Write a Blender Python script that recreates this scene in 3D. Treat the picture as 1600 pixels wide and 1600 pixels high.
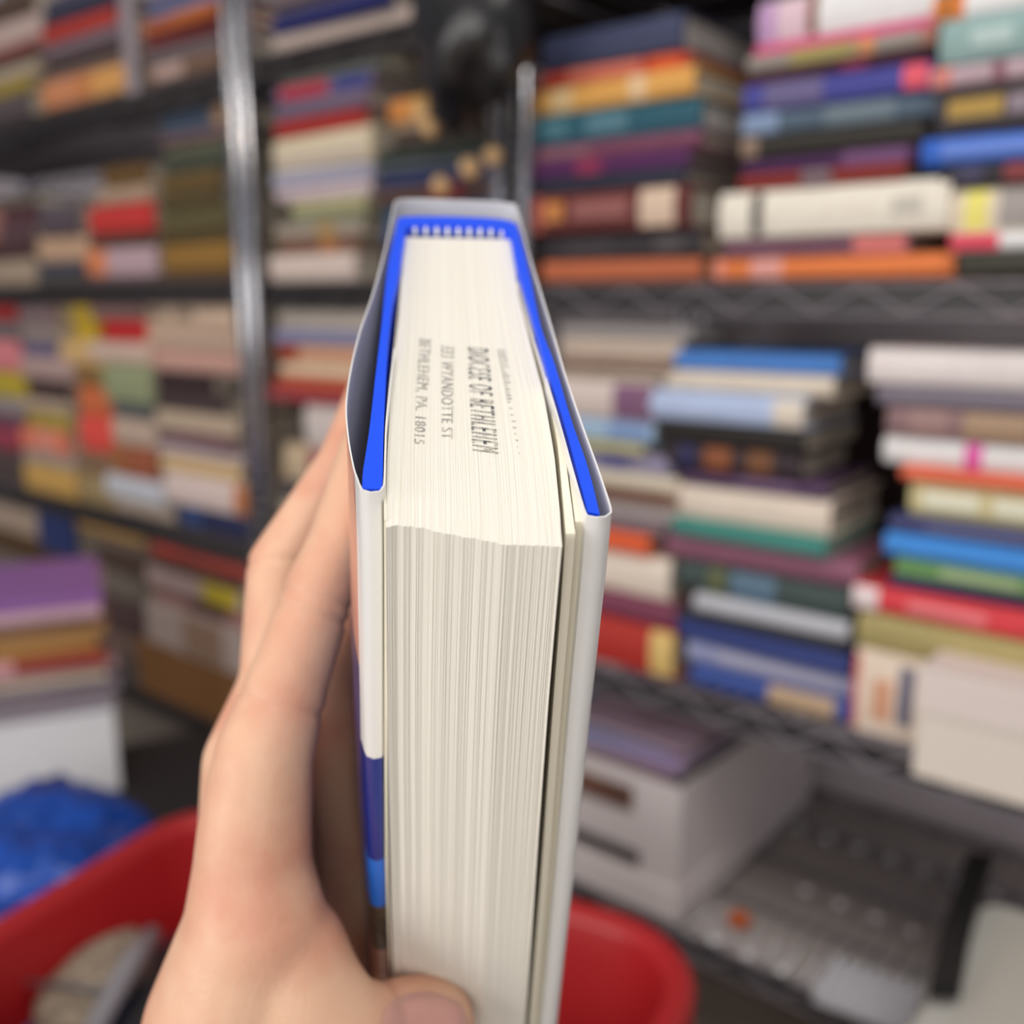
import bpy, bmesh, math, random
import numpy as np
from mathutils import Vector, Matrix
from mathutils.bvhtree import BVHTree

random.seed(7)
for o in list(bpy.data.objects):
    bpy.data.objects.remove(o)
scene = bpy.context.scene
COL = scene.collection

# ------------------------------------------------------------------ camera
CAM_H = 1.0                      # eye of the phone above the floor
FPX = 1550.0                     # focal length in pixels of the 1600 px frame
PITCH, YAW = math.radians(12.0), math.radians(39.2)
FW = Vector((-math.sin(YAW)*math.cos(PITCH), math.cos(YAW)*math.cos(PITCH), -math.sin(PITCH)))
RT = Vector((math.cos(YAW), math.sin(YAW), 0.0))
UP = RT.cross(FW)
EYE = Vector((0, 0, CAM_H))
cam_data = bpy.data.cameras.new('camera')
cam = bpy.data.objects.new('camera', cam_data)
COL.objects.link(cam)
cam.matrix_world = Matrix((
    (RT.x, UP.x, -FW.x, EYE.x), (RT.y, UP.y, -FW.y, EYE.y), (RT.z, UP.z, -FW.z, EYE.z), (0, 0, 0, 1)))
cam_data.sensor_width = 36.0
cam_data.lens = 36.0*FPX/1600.0
cam_data.clip_start = 0.01
cam_data.dof.use_dof = True
cam_data.dof.focus_distance = 0.205
cam_data.dof.aperture_fstop = 6.9
scene.camera = cam

# ------------------------------------------------------------------ world, lights, exposure
world = bpy.data.worlds.new('world')
scene.world = world
world.use_nodes = True
world.node_tree.nodes['Background'].inputs[0].default_value = (0.92, 0.90, 1.0, 1)
world.node_tree.nodes['Background'].inputs[1].default_value = 0.22
scene.view_settings.view_transform = 'Standard'
scene.view_settings.look = 'None'
scene.view_settings.gamma = 1.0
scene.view_settings.exposure = 0.0
scene.view_settings.use_curve_mapping = False

def area_light(name, loc, target, size, size_y, power, color):
    d = bpy.data.lights.new(name, 'AREA')
    d.shape = 'RECTANGLE'; d.size = size; d.size_y = size_y; d.energy = power; d.color = color
    o = bpy.data.objects.new(name, d); COL.objects.link(o)
    o.location = loc
    o.rotation_euler = (Vector(target)-Vector(loc)).to_track_quat('-Z', 'Y').to_euler()
    return o
def bulb(name, loc, power, color, r=0.03):
    d = bpy.data.lights.new(name, 'POINT')
    d.energy = power; d.color = color; d.shadow_soft_size = r
    o = bpy.data.objects.new(name, d); COL.objects.link(o); o.location = loc
    return o
area_light('ceiling_panel_light', (0.35, -0.15, 2.75), (-0.35, 0.75, 0.6), 1.3, 0.7, 24, (1.0, 0.955, 0.90))
area_light('aisle_panel_light', (-2.0, -0.5, 2.75), (-1.8, 1.0, 0.6), 1.2, 0.6, 5.5, (1.0, 0.95, 0.90))
area_light('added_fill_behind_viewer', (0.30, -0.50, 1.06), (-0.15, 0.5, 0.85), 0.5, 0.4, 2.4, (1.0, 0.965, 0.92))  # added unseen fill that brightens the fore edge and hand
area_light('added_low_fill', (-0.8, -1.5, 0.95), (-0.8, 1.0, 0.3), 1.3, 0.9, 18, (1.0, 0.96, 0.93))  # added unseen fill that lifts the low shelves and boxes
bulb('warm_bulb', (-0.7, -0.5, 2.3), 5, (1.0, 0.66, 0.32), 0.035)
bulb('cool_bulb', (0.5, -0.9, 1.9), 5, (0.85, 0.92, 1.0), 0.05)

# ------------------------------------------------------------------ view geometry helpers (pixel of the 1600 frame -> ray)
def ray(x, y):
    return FW + RT*((x-800)/FPX) - UP*((y-800)/FPX)
def on_y(x, y, Y=1.0):
    r = ray(x, y); return EYE + r*(Y/r.y)
def on_z(x, y, zrel):
    r = ray(x, y); return EYE + r*(zrel/r.z)
def at_depth(x, y, d):
    return EYE + ray(x, y)*d
def Z(zrel):
    return CAM_H + zrel

# ------------------------------------------------------------------ materials
def lin(c):
    c = c/255.0
    return c/12.92 if c <= 0.04045 else ((c+0.055)/1.055)**2.4
MATS = {}
def mat(name, rgb, rough=0.6, metal=0.0, gain=1.0, noise=0.0, nscale=40.0, spec=0.5, bump=0.0, coat=0.0, sss=0.0):
    key = (name, tuple(rgb), rough, metal, gain, noise, nscale, bump, coat)
    if key in MATS: return MATS[key]
    m = bpy.data.materials.new(name); m.use_nodes = True
    nt = m.node_tree; b = nt.nodes['Principled BSDF']
    c = [min(0.93, lin(v)*gain) for v in rgb]
    b.inputs['Base Color'].default_value = (*c, 1)
    b.inputs['Roughness'].default_value = rough
    b.inputs['Metallic'].default_value = metal
    b.inputs['Specular IOR Level'].default_value = spec
    b.inputs['Coat Weight'].default_value = coat
    if sss:
        b.inputs['Subsurface Weight'].default_value = sss
        b.inputs['Subsurface Radius'].default_value = (0.008, 0.003, 0.0015)
        b.inputs['Subsurface Scale'].default_value = 1.0
    if noise or bump:
        tc = nt.nodes.new('ShaderNodeTexCoord')
        n = nt.nodes.new('ShaderNodeTexNoise'); n.inputs['Scale'].default_value = nscale
        n.inputs['Detail'].default_value = 4
        nt.links.new(tc.outputs['Object'], n.inputs['Vector'])
        if noise:
            r = nt.nodes.new('ShaderNodeValToRGB')
            r.color_ramp.elements[0].color = (*[v*(1-noise) for v in c], 1)
            r.color_ramp.elements[1].color = (*[min(.95, v*(1+noise)) for v in c], 1)
            r.color_ramp.elements[0].position = .3; r.color_ramp.elements[1].position = .7
            nt.links.new(n.outputs['Fac'], r.inputs['Fac'])
            nt.links.new(r.outputs['Color'], b.inputs['Base Color'])
        if bump:
            bp = nt.nodes.new('ShaderNodeBump'); bp.inputs['Strength'].default_value = bump
            bp.inputs['Distance'].default_value = 0.002
            nt.links.new(n.outputs['Fac'], bp.inputs['Height'])
            nt.links.new(bp.outputs['Normal'], b.inputs['Normal'])
    MATS[key] = m
    return m

def pages_mat(name, rgb, gain=1.0, axis='X', scale=2500, contrast=0.12, bump=0.5, dist=0.0002):
    """paper edge: fine lines along one axis, fibres along the others"""
    key = (name, tuple(rgb), gain, axis, scale)
    if key in MATS: return MATS[key]
    m = bpy.data.materials.new(name); m.use_nodes = True
    nt = m.node_tree; b = nt.nodes['Principled BSDF']
    c = [min(0.93, lin(v)*gain) for v in rgb]
    tc = nt.nodes.new('ShaderNodeTexCoord'); mp = nt.nodes.new('ShaderNodeMapping')
    sc = {'X': (scale, 2, 6), 'Z': (8, 8, scale)}[axis]
    mp.inputs['Scale'].default_value = sc
    n = nt.nodes.new('ShaderNodeTexNoise'); n.inputs['Scale'].default_value = 1.0; n.inputs['Detail'].default_value = 3
    nt.links.new(tc.outputs['Object'], mp.inputs['Vector']); nt.links.new(mp.outputs['Vector'], n.inputs['Vector'])
    r = nt.nodes.new('ShaderNodeValToRGB')
    r.color_ramp.elements[0].color = (c[0]*(1-contrast), c[1]*(1-contrast*1.15), c[2]*(1-contrast*1.5), 1)
    r.color_ramp.elements[1].color = (*c, 1)
    r.color_ramp.elements[0].position = .34; r.color_ramp.elements[1].position = .56
    nt.links.new(n.outputs['Fac'], r.inputs['Fac']); nt.links.new(r.outputs['Color'], b.inputs['Base Color'])
    f = nt.nodes.new('ShaderNodeTexNoise'); f.inputs['Scale'].default_value = 1800; f.inputs['Detail'].default_value = 3
    nt.links.new(tc.outputs['Object'], f.inputs['Vector'])
    ad = nt.nodes.new('ShaderNodeMath'); ad.operation = 'ADD'
    nt.links.new(n.outputs['Fac'], ad.inputs[0]); nt.links.new(f.outputs['Fac'], ad.inputs[1])
    bp = nt.nodes.new('ShaderNodeBump'); bp.inputs['Strength'].default_value = bump; bp.inputs['Distance'].default_value = dist
    nt.links.new(ad.outputs[0], bp.inputs['Height']); nt.links.new(bp.outputs['Normal'], b.inputs['Normal'])
    b.inputs['Roughness'].default_value = 0.85
    b.inputs['Specular IOR Level'].default_value = 0.2
    MATS[key] = m
    return m

# ------------------------------------------------------------------ object helpers
def obj(name, bm, m=None, parent=None, smooth=False, mats=None):
    me = bpy.data.meshes.new(name)
    bm.normal_update()
    bm.to_mesh(me); bm.free()
    for mm in (mats or ([m] if m else [])): me.materials.append(mm)
    if smooth:
        for p in me.polygons: p.use_smooth = True
    o = bpy.data.objects.new(name, me); COL.objects.link(o)
    if parent: o.parent = parent
    return o
def tag(o, label=None, cat=None, group=None, kind=None):
    if label: o['label'] = label
    if cat: o['category'] = cat
    if group: o['group'] = group
    if kind: o['kind'] = kind
    return o
def thing(name, label, cat, loc=(0, 0, 0), rz=0.0, group=None):
    o = bpy.data.objects.new(name, None); COL.objects.link(o)
    o.empty_display_size = 0.05
    o.location = loc; o.rotation_euler = (0, 0, rz)
    return tag(o, label, cat, group)
def add_box(bm, x0, x1, y0, y1, z0, z1, bevel=0.0, mi=0):
    vs = [bm.verts.new(p) for p in ((x0,y0,z0),(x1,y0,z0),(x1,y1,z0),(x0,y1,z0),(x0,y0,z1),(x1,y0,z1),(x1,y1,z1),(x0,y1,z1))]
    fs = [bm.faces.new([vs[i] for i in f]) for f in ((0,3,2,1),(4,5,6,7),(0,1,5,4),(1,2,6,5),(2,3,7,6),(3,0,4,7))]
    for f in fs: f.material_index = mi
    if bevel:
        es = list({e for f in fs for e in f.edges})
        bmesh.ops.bevel(bm, geom=es, offset=bevel, segments=2, affect='EDGES', profile=0.6)
def box_bm(*a, **k):
    bm = bmesh.new(); add_box(bm, *a, **k); return bm
def add_tube(bm, pts, r, n=8, cap=True, closed=False):
    rings = []
    pts = [Vector(p) for p in pts]
    rr = r if isinstance(r, (list, tuple)) else [r]*len(pts)
    ref = None
    for i, p in enumerate(pts):
        if closed: t = pts[(i+1) % len(pts)]-pts[i-1]
        else: t = pts[min(i+1, len(pts)-1)]-pts[max(i-1, 0)]
        t.normalize()
        if ref is None: ref = Vector((0, 0, 1)) if abs(t.z) < .9 else Vector((1, 0, 0))
        a = (ref - t*ref.dot(t)).normalized(); ref = a; b = t.cross(a)
        rings.append([bm.verts.new(p+(a*math.cos(2*math.pi*k/n)+b*math.sin(2*math.pi*k/n))*rr[i]) for k in range(n)])
    m = len(rings)
    for i in range(m if closed else m-1):
        A, B = rings[i], rings[(i+1) % m]
        for k in range(n):
            bm.faces.new((A[k], A[(k+1) % n], B[(k+1) % n], B[k]))
    if cap and not closed:
        bm.faces.new(rings[0][::-1]); bm.faces.new(rings[-1])

# ------------------------------------------------------------------ the setting
FLOOR = 0.0
WALL_Y = 1.50
bm = box_bm(-4.5, 2.5, -2.5, WALL_Y+0.1, -0.05, 0)
o = obj('floor', bm, mat('concrete_floor', (176, 164, 150), rough=.55, noise=.12, nscale=6)); tag(o, kind='structure')
bm = box_bm(-4.5, 2.5, WALL_Y, WALL_Y+0.1, 0, 2.9)
o = obj('wall_back', bm, mat('painted_wall', (226, 218, 224), rough=.8, noise=.04, nscale=3)); tag(o, kind='structure')

# ------------------------------------------------------------------ wire racks
CHROME = mat('chrome', (178, 178, 182), rough=.2, metal=1.0)
WIRE = mat('dark_wire', (74, 70, 72), rough=.35, metal=.5)
WIRE_GREY = mat('grey_wire', (136, 130, 135), rough=.32, metal=.35)
RACK_D = 0.46
def wire_shelf(parent, x0, x1, zt, y0=0.985, deckmat=None, wm=None, liner=False):
    wm = wm or WIRE
    """frame with zigzag lip (part) and deck of wires (sub-part); zt = top of the wires"""
    r = 0.0032; y1 = y0+RACK_D
    bm = bmesh.new()
    for y in (y0, y1):
        add_tube(bm, [(x0, y, zt-.004), (x1, y, zt-.004)], r)
        add_tube(bm, [(x0, y, zt-.034), (x1, y, zt-.034)], r)
        n = max(4, int(round((x1-x0)/.045)))
        pts = [(x0+(x1-x0)*i/n, y, zt-.006 if i % 2 else zt-.032) for i in range(n+1)]
        add_tube(bm, pts, .0030, n=6)
    for x in (x0, x1):
        add_tube(bm, [(x, y0, zt-.004), (x, y1, zt-.004)], r)
        add_tube(bm, [(x, y0, zt-.034), (x, y1, zt-.034)], r)
    fr = obj('shelf', bm, wm, parent, smooth=True)
    bm = bmesh.new()
    n = int((x1-x0)/.024)
    for i in range(1, n):
        x = x0+(x1-x0)*i/n
        add_tube(bm, [(x, y0, zt-.0015), (x, y1, zt-.0015)], .0017, n=6)
    for k in range(1, 4):
        y = y0+(y1-y0)*k/4
        add_tube(bm, [(x0, y, zt-.006), (x1, y, zt-.006)], .003, n=6)
    obj('wire_deck', bm, deckmat or wm, fr, smooth=True)
    if liner:
        obj('shelf_liner', box_bm(x0+.004, x1-.004, y0+.004, y1-.004, zt-.0115, zt-.0105), mat('grey_liner', (184, 175, 170), rough=.5), fr)
        bm = bmesh.new(); add_box(bm, x0+.006, x1-.006, y0+.003, y0+.004, zt-.032, zt-.007)
    else:
        bm = bmesh.new(); add_box(bm, x0+.006, x1-.006, y0+.003, y0+.004, zt-.032, zt-.007)
    obj('label_strip', bm, mat('strip_grey', (46, 43, 45) if wm is not WIRE else (52, 48, 48), rough=.45), fr)
def rack(name, label, x0, x1, levels, posts_h=2.0):
    t = thing(name, label, 'shelving rack', ((x0+x1)/2, 1.2, 0))
    inv = Matrix.Translation((-(x0+x1)/2, -1.2, 0))
    kids = []
    for x in (x0, x1):
        for y in (0.985, 0.985+RACK_D):
            bm = bmesh.new()
            add_tube(bm, [(x, y, 0.0), (x, y, posts_h)], .0127, n=20)
            z = .06
            while z < posts_h-.02:                       # grooves of the chrome post
                add_tube(bm, [(x, y, z-.0015), (x, y, z+.0015)], .0134, n=20)
                z += .0254
            kids.append(obj('post', bm, CHROME, t, smooth=True))
            kids[-1].data.transform(inv)
    global SHELF_BOTTOM, RACK_C
    RACK_C = ((x0+x1)/2, 1.2)
    for zl in levels:
        before = set(bpy.data.objects)
        wire_shelf(t, x0+.016, x1-.016, Z(zl), deckmat=CHROME if zl < -.7 and x1 > 0 else None, wm=WIRE_GREY if x1 > 0 else WIRE, liner=(zl < -.7 and x1 > 0))
        for o in set(bpy.data.objects)-before:
            o.data.transform(inv)
            if o.parent is t: SHELF_BOTTOM = o
    return t
TOP, MID = 0.352, 0.022
rack('wire_rack', 'wire shelving rack left of the twin chrome posts, crammed with old books', -3.00, -1.355, (.345, .030, -.408, -.765))
rack('wire_rack', 'narrow wire rack between the twin chrome posts and the dark hanging bag', -1.324, -.824, (.355, .028, -.425, -.765))
rack('wire_rack', 'wide wire shelving rack filling the right half, above the white file box', -.784, .42, (.385, .020, -.448, -.765))

# ------------------------------------------------------------------ background books
GAIN = 1.25
PAPER = pages_mat('page_edges', (205, 196, 182), gain=1.0, axis='Z', scale=900, contrast=.3, bump=.3, dist=.001)
PAPER_GREY = pages_mat('grey_page_edges', (214, 210, 208), gain=1.0, axis='Z', scale=900, contrast=.3, bump=.3, dist=.001)
CNAMES = [((20,20,22),'black'),((60,58,60),'charcoal'),((128,124,124),'grey'),((190,186,184),'pale grey'),((232,228,222),'white'),
 ((214,198,170),'cream'),((188,162,130),'beige'),((150,32,34),'red'),((205,60,50),'bright red'),((100,30,34),'maroon'),((120,64,78),'plum'),
 ((84,44,98),'purple'),((190,160,190),'lilac'),((22,34,84),'navy blue'),((60,78,160),'violet-blue'),((50,120,200),'bright blue'),((110,140,170),'slate blue'),
 ((46,92,104),'teal'),((120,160,150),'sage'),((50,110,60),'green'),((40,50,42),'dark green'),((120,112,60),'olive'),((150,110,40),'ochre'),
 ((215,180,60),'yellow'),((225,120,60),'orange'),((110,70,40),'brown'),((200,50,110),'magenta'),((215,150,150),'pink'),((70,100,130),'steel blue'),((62,50,46),'dark brown'),
 ((200,205,215),'bluish white'),((140,110,115),'mauve')]
def cname(c):
    return min(CNAMES, key=lambda k: sum((a-b)**2 for a, b in zip(k[0], c)))[1]
ORD = ['topmost', 'second from top', 'third from top', 'fourth from top', 'fifth from top', 'sixth from top', 'seventh from top', 'eighth from top',
       'ninth from top', 'tenth from top', 'eleventh from top', 'twelfth from top', 'thirteenth from top', 'fourteenth from top', 'fifteenth from top', 'sixteenth from top', 'seventeenth from top']

def make_book(label, group, x0, x1, z0, z1, col, y0=1.0, depth=.155, rz=0.0, hard=True, decos=(), paper=None, gain=None):
    """a closed book lying flat, spine towards -Y.  parts: cover, page_block, spine_panel(s)"""
    g = gain or GAIN
    L = x1-x0; H = max(.004, z1-z0); h = H
    t = thing('book', label, 'book', ((x0+x1)/2, y0, z0), rz, group)
    tb = min(.0028 if hard else .0008, H*.2)
    bul = min(.004, H*.12) if hard else .0005
    prof = [(depth, 0), (.004, 0), (0, tb*.8)]
    for i in range(1, 4):
        a = i/4
        prof.append((-bul*math.sin(math.pi*a), tb*.8+(h-1.6*tb)*a))
    prof += [(0, h-tb*.8), (.004, h), (depth, h), (depth, h-tb), (.006, h-tb), (.0045, h-tb*2), (.0045, tb*2), (.006, tb), (depth, tb)]
    bm = bmesh.new()
    A = [bm.verts.new((-L/2, y, z)) for y, z in prof]; B = [bm.verts.new((L/2, y, z)) for y, z in prof]
    n = len(prof)
    for i in range(n):
        bm.faces.new((A[i], A[(i+1) % n], B[(i+1) % n], B[i]))
    bm.faces.new(A[::-1]); bm.faces.new(B)
    bmesh.ops.recalc_face_normals(bm, faces=bm.faces)
    obj('cover', bm, mat('book_cloth' if hard else 'book_card', col, rough=.45 if not hard else .6, gain=g, noise=.06, nscale=60), t)
    ins = .004 if hard else .0004
    bm = box_bm(-L/2+ins, L/2-ins, .0046, depth-ins, tb*1.02, h-tb*1.02)
    obj('page_block', bm, paper or PAPER, t)
    for (a0, a1, dc, *zz) in decos:
        b0, b1 = zz if zz else (.06, .94)
        bm = bmesh.new()
        z_a, z_b = h*b0, h*b1
        pr = []
        for i in range(5):
            z = z_a+(z_b-z_a)*i/4
            s = min(1, max(0, (z-tb*.8)/max(1e-6, h-1.6*tb)))
            pr.append((-bul*math.sin(math.pi*s)-.0007, z))
        C = [bm.verts.new((-L/2+L*a0, y, z)) for y, z in pr]; D = [bm.verts.new((-L/2+L*a1, y, z)) for y, z in pr]
        E_ = [bm.verts.new((-L/2+L*a0, .0004, z)) for y, z in pr]; F_ = [bm.verts.new((-L/2+L*a1, .0004, z)) for y, z in pr]
        for i in range(4):
            bm.faces.new((C[i], D[i], D[i+1], C[i+1])); bm.faces.new((E_[i], E_[i+1], F_[i+1], F_[i]))
            bm.faces.new((C[i], C[i+1], E_[i+1], E_[i])); bm.faces.new((D[i], F_[i], F_[i+1], D[i+1]))
        bm.faces.new((C[0], E_[0], F_[0], D[0])); bm.faces.new((C[4], D[4], F_[4], E_[4]))
        obj('spine_panel', bm, mat('print_or_glare_panel', dc, rough=.5, gain=g), t)
    return t

ALL_LABELS = set()
def stack(where, group, xref, floor_z, rows, y0=1.0, gain=None, tilt=0.0, depth=.155, paper=None, hard=True, jit=1.0):
    """rows from the top: (y_top_px, colour, x_left_px, x_right_px, decos, extra)"""
    n = len(rows)
    zs = [on_y(xref, r[0], y0).z for r in rows]+[Z(floor_z)]
    for i in range(n-1, -1, -1):                     # never below the shelf
        zs[i] = max(zs[i], zs[i+1]+.005)
    for i, r in enumerate(rows):
        ytop, col, xl, xr = r[:4]
        decos = r[4] if len(r) > 4 else ()
        ex = r[5] if len(r) > 5 else {}
        ybot = rows[i+1][0] if i+1 < n else ytop+30
        ym = (ytop+ybot)/2
        dy = random.uniform(-.008, .008)*jit
        # the row's own pixel limits are read at x = its ends, so take the level of the row there
        zc = (zs[i]+zs[i+1])/2
        def xat(px):
            r_ = ray(px, ym); return r_.x*y0/r_.y
        a, b = xat(xl), xat(xr)
        what = ex.get('what', 'book')
        nm = ex.get('c', cname(col))
        od = 'bottommost' if i == n-1 and n > 1 else ORD[i]
        if n == 1: lab = '%s %s %s' % (nm, what, where)
        else: lab = '%s %s, %s in %s' % (nm, what, od, where)
        if lab in ALL_LABELS: print('DUP LABEL', lab)
        ALL_LABELS.add(lab)
        make_book(lab, group, a, b, zs[i+1]+.0003, zs[i]-.0003, col, y0=y0+dy+ex.get('dy', 0), rz=random.uniform(-.035, .035)*jit,
                  hard=ex.get('hard', hard), decos=decos, gain=gain, depth=ex.get('depth', depth)*random.uniform(.94, 1.04), paper=ex.get('paper', paper))

W_ = (236, 230, 228); CR = (226, 216, 198); 
# upper tier, right rack (eye-level shelf)
stack('the rightmost eye-level stack', 'far right stack on the eye-level shelf', 1560, MID, [
 (-25, W_, 1462, 1720, [(0,.2,(205,110,40)),(.05,.12,(230,170,80))]),
 (22, (130,158,156), 1475, 1710, [(.22,.5,(165,185,182),.3,.7)]),
 (95, (172,150,158), 1460, 1700, [(0,.14,(196,120,110)),(.42,.5,(120,70,84))]),
 (130, (52,47,50), 1465, 1715, [(.08,.44,(160,130,60),.35,.75),(.47,.62,(130,118,128),.35,.75)]),
 (207, (40,92,185), 1443, 1720, [(.12,.95,(92,124,200),.2,.8)]),
 (252, (38,36,42), 1475, 1700, [(.12,.3,(58,56,84),.2,.9),(.45,.9,(120,48,52),.1,.9)]),
 (290, (206,194,172), 1487, 1720, [(.10,.26,(232,208,110)),(.34,.98,(150,144,140))]),
 (362, W_, 1490, 1730, [(0,.33,(205,60,84))]),
 (392, (54,54,44), 1500, 1730)], gain=1.35)
stack('the eye-level stack with the thick white book', 'second stack from the right on the eye-level shelf', 1300, MID, [
 (-22, W_, 1183, 1462, [(0,.12,(176,140,180)),(.12,.3,(206,180,190)),(.3,.36,(120,70,50))]),
 (52, (196,60,116), 1178, 1455, (), {'hard': False}),
 (68, (140,132,124), 1172, 1466, [(.25,.6,(148,136,80)),(.62,.7,(196,130,80)),(.93,1,(150,100,84))]),
 (97, (84,36,56), 1170, 1442, [(.55,.7,(150,50,80))]),
 (113, (62,64,140), 1163, 1456, [(.12,.45,(96,90,130)),(.86,.98,(214,84,100),.1,.9)]),
 (160, (74,92,108), 1160, 1462, [(0,.2,(120,140,170)),(.45,.8,(96,112,122))]),  # left panel is a bluish glare painted on the spine
 (198, (40,37,32), 1160, 1440, [(0,.1,(130,110,94))]),
 (237, (70,38,80), 1158, 1430, [(.6,.95,(106,70,112))]),
 (262, (120,36,32), 1160, 1418, [(.4,.58,(110,94,100))]),
 (290, (216,208,194), 1130, 1486, [(.16,.21,(60,54,50)),(.78,.9,(180,176,164),.35,.7)]),
 (368, (116,80,96), 1132, 1420, [(.72,.98,(214,120,116))]),
 (398, (220,118,62), 1110, 1490, [(.18,.32,(214,150,140)),(.02,.05,(220,140,130))])], gain=1.35)
stack('the eye-level stack right of the hanging bag', 'third stack from the right on the eye-level shelf', 950, MID, [
 (38, (58,64,92), 850, 1066, (), {'paper': PAPER_GREY, 'depth': .24}),
 (96, (180,66,48), 845, 1070, [(.2,.7,(200,110,90)),(.75,.95,(205,84,40))]),
 (122, (214,160,84), 836, 1085, [(.62,.72,(226,190,150)),(.1,.25,(225,190,140))]),
 (166, (34,84,100), 830, 1092, [(.1,.25,(70,112,124),.2,.8),(.36,.6,(80,120,134),.2,.8)], {'paper': PAPER_GREY, 'depth': .22}),
 (218, (116,66,88), 824, 1098, [(.1,.4,(140,100,110),.3,.7)]),
 (246, (84,38,88), 824, 1082, [(.35,.5,(140,50,84))]),
 (272, (46,50,66), 824, 1078),
 (297, (92,40,38), 830, 1084, [(0,.1,(180,96,84)),(.12,.24,(190,124,66),.3,.8),(.3,.65,(140,88,84),.3,.8),(.72,.92,(206,182,160))]),
 (362, (50,46,50), 834, 1094, [(.2,.5,(64,60,64),.3,.7),(.75,.9,(84,78,80),.3,.7)]),
 (406, (176,96,62), 850, 1094)], gain=1.3)
# narrow rack, eye-level
stack('the eye-level stack right of the chrome posts', 'stack right of the chrome posts on the eye-level shelf', 500, .028, [
 (98, (128,134,126), 435, 596),
 (124, (110,100,130), 436, 585, [(.05,.55,(170,50,70)),(.62,.95,(60,66,130))]),
 (150, (106,92,112), 434, 582),
 (180, (156,40,34), 434, 574),
 (208, (200,188,160), 430, 588, [(.02,.96,(190,178,160),.1,.5)]),
 (262, (160,160,178), 428, 584),
 (287, (196,180,184), 430, 578),
 (310, (160,156,118), 452, 572),
 (336, (120,130,108), 455, 570),
 (347, (146,134,120), 432, 570, [(.5,.7,(160,130,84))]),
 (374, (118,82,64), 434, 560, [(.55,.75,(166,110,60))]),
 (396, (198,182,172), 426, 562)], gain=1.35)
stack('the stack left of the black hanging bag', 'stack left of the hanging bag on the eye-level shelf', 680, .028, [
 (135, (196,150,84), 590, 690, [(0,.35,(206,136,70))], {'dy': .03}),
 (176, (150,130,110), 596, 700, (), {'dy': .03}),
 (194, (66,52,46), 596, 730, (), {'dy': .02}),
 (222, (40,48,40), 594, 765),
 (247, (84,92,98), 594, 770),
 (262, (48,58,96), 594, 775),
 (288, (84,62,56), 594, 770, [(.5,.8,(120,40,44))]),
 (316, (60,90,120), 596, 770),
 (345, (52,74,118), 596, 770),
 (380, (70,60,60), 596, 775),
 (410, (110,96,92), 596, 770)], gain=1.3)
# above the top shelf
stack('the top-shelf stack right of the chrome posts', 'stack on the top shelf by the chrome posts', 500, .355, [
 (-42, (120,106,110), 425, 600),
 (-8, (84,78,92), 425, 610),
 (8, (28,34,96), 425, 615),
 (36, (176,160,150), 424, 640)], gain=1.3)
stack('the top-shelf stack left of the chrome posts', 'stack on the left rack top shelf beside the posts', 290, .345, [
 (-30, (90,90,120), 228, 350),
 (2, (100,110,140), 230, 345),
 (18, (166,86,44), 226, 350, [(.4,.9,(176,96,44))]),
 (40, (104,46,48), 226, 352),
 (62, (100,88,90), 228, 355),
 (92, (112,86,68), 230, 352, [(.1,.5,(176,150,140))]),
 (118, (70,58,56), 232, 350)], gain=1.4)
stack('the red-striped stack, top-left shelf', 'middle stack on the left rack top shelf', 130, .345, [
 (-25, (60,60,80), 66, 180),
 (5, (44,46,64), 64, 180),
 (22, (170,54,44), 66, 176),
 (50, (112,96,104), 64, 184),
 (76, (64,50,46), 66, 186),
 (96, (120,104,98), 68, 196),
 (110, (188,122,72), 62, 198, [(.1,.4,(196,130,90)),(.6,.95,(204,150,84))]),
 (158, (84,70,64), 60, 196)], gain=1.4)
stack('the leftmost top-shelf stack', 'leftmost stack on the top shelf', 28, .345, [
 (-20, (80,62,50), -60, 50),
 (22, (180,160,152), -60, 60),
 (66, (130,70,66), -60, 58),
 (84, (96,82,74), -60, 56),
 (98, (170,156,136), -60, 55),
 (120, (150,130,50), -60, 45),
 (146, (84,74,76), -60, 50),
 (185, (80,68,66), -60, 55)], gain=1.4)
# left rack eye-level
stack('the olive stack left of the posts', 'olive volumes on the eye-level shelf left of the posts', 305, .030, [
 (166, (66,80,98), 250, 366, [(.7,.95,(150,120,90))]),
 (204, (108,84,88), 250, 362),
 (219, (88,88,70), 252, 364),
 (240, (60,66,54), 254, 360),
 (268, (96,76,40), 254, 350),
 (298, (80,68,40), 254, 350),
 (326, (90,84,52), 252, 360),
 (356, (78,66,36), 252, 366),
 (380, (134,100,44), 254, 368),
 (424, (84,66,50), 254, 368)], gain=1.45)
stack('the short stack left of the olive stack', 'stack with a bright red book, eye-level left', 190, .030, [
 (256, (96,70,34), 160, 226),
 (290, (164,140,118), 150, 236),
 (318, (186,50,46), 138, 238),
 (364, (80,52,42), 142, 236),
 (384, (176,152,158), 136, 238, [(0,.3,(206,124,80))]),
 (432, (92,74,76), 136, 238)], gain=1.4)
stack('the second eye-level stack from the left', 'second stack from the left on the eye-level shelf', 100, .030, [
 (318, (92,84,92), 66, 128), (344, (84,72,80), 66, 128),
 (368, (184,152,124), 62, 140),
 (410, (52,60,78), 66, 136),
 (427, (78,74,72), 66, 138)], gain=1.4)
stack('the leftmost eye-level stack', 'leftmost stack on the eye-level shelf', 26, .030, [
 (304, (98,88,78), -40, 52), (324, (84,52,58), -40, 54, [(0,.5,(160,110,100))]), (352, (90,66,72), -40, 56, [(0,.5,(150,104,96))]),
 (378, (76,50,50), -40, 54), (404, (164,146,126), -40, 56)], gain=1.4)
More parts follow.
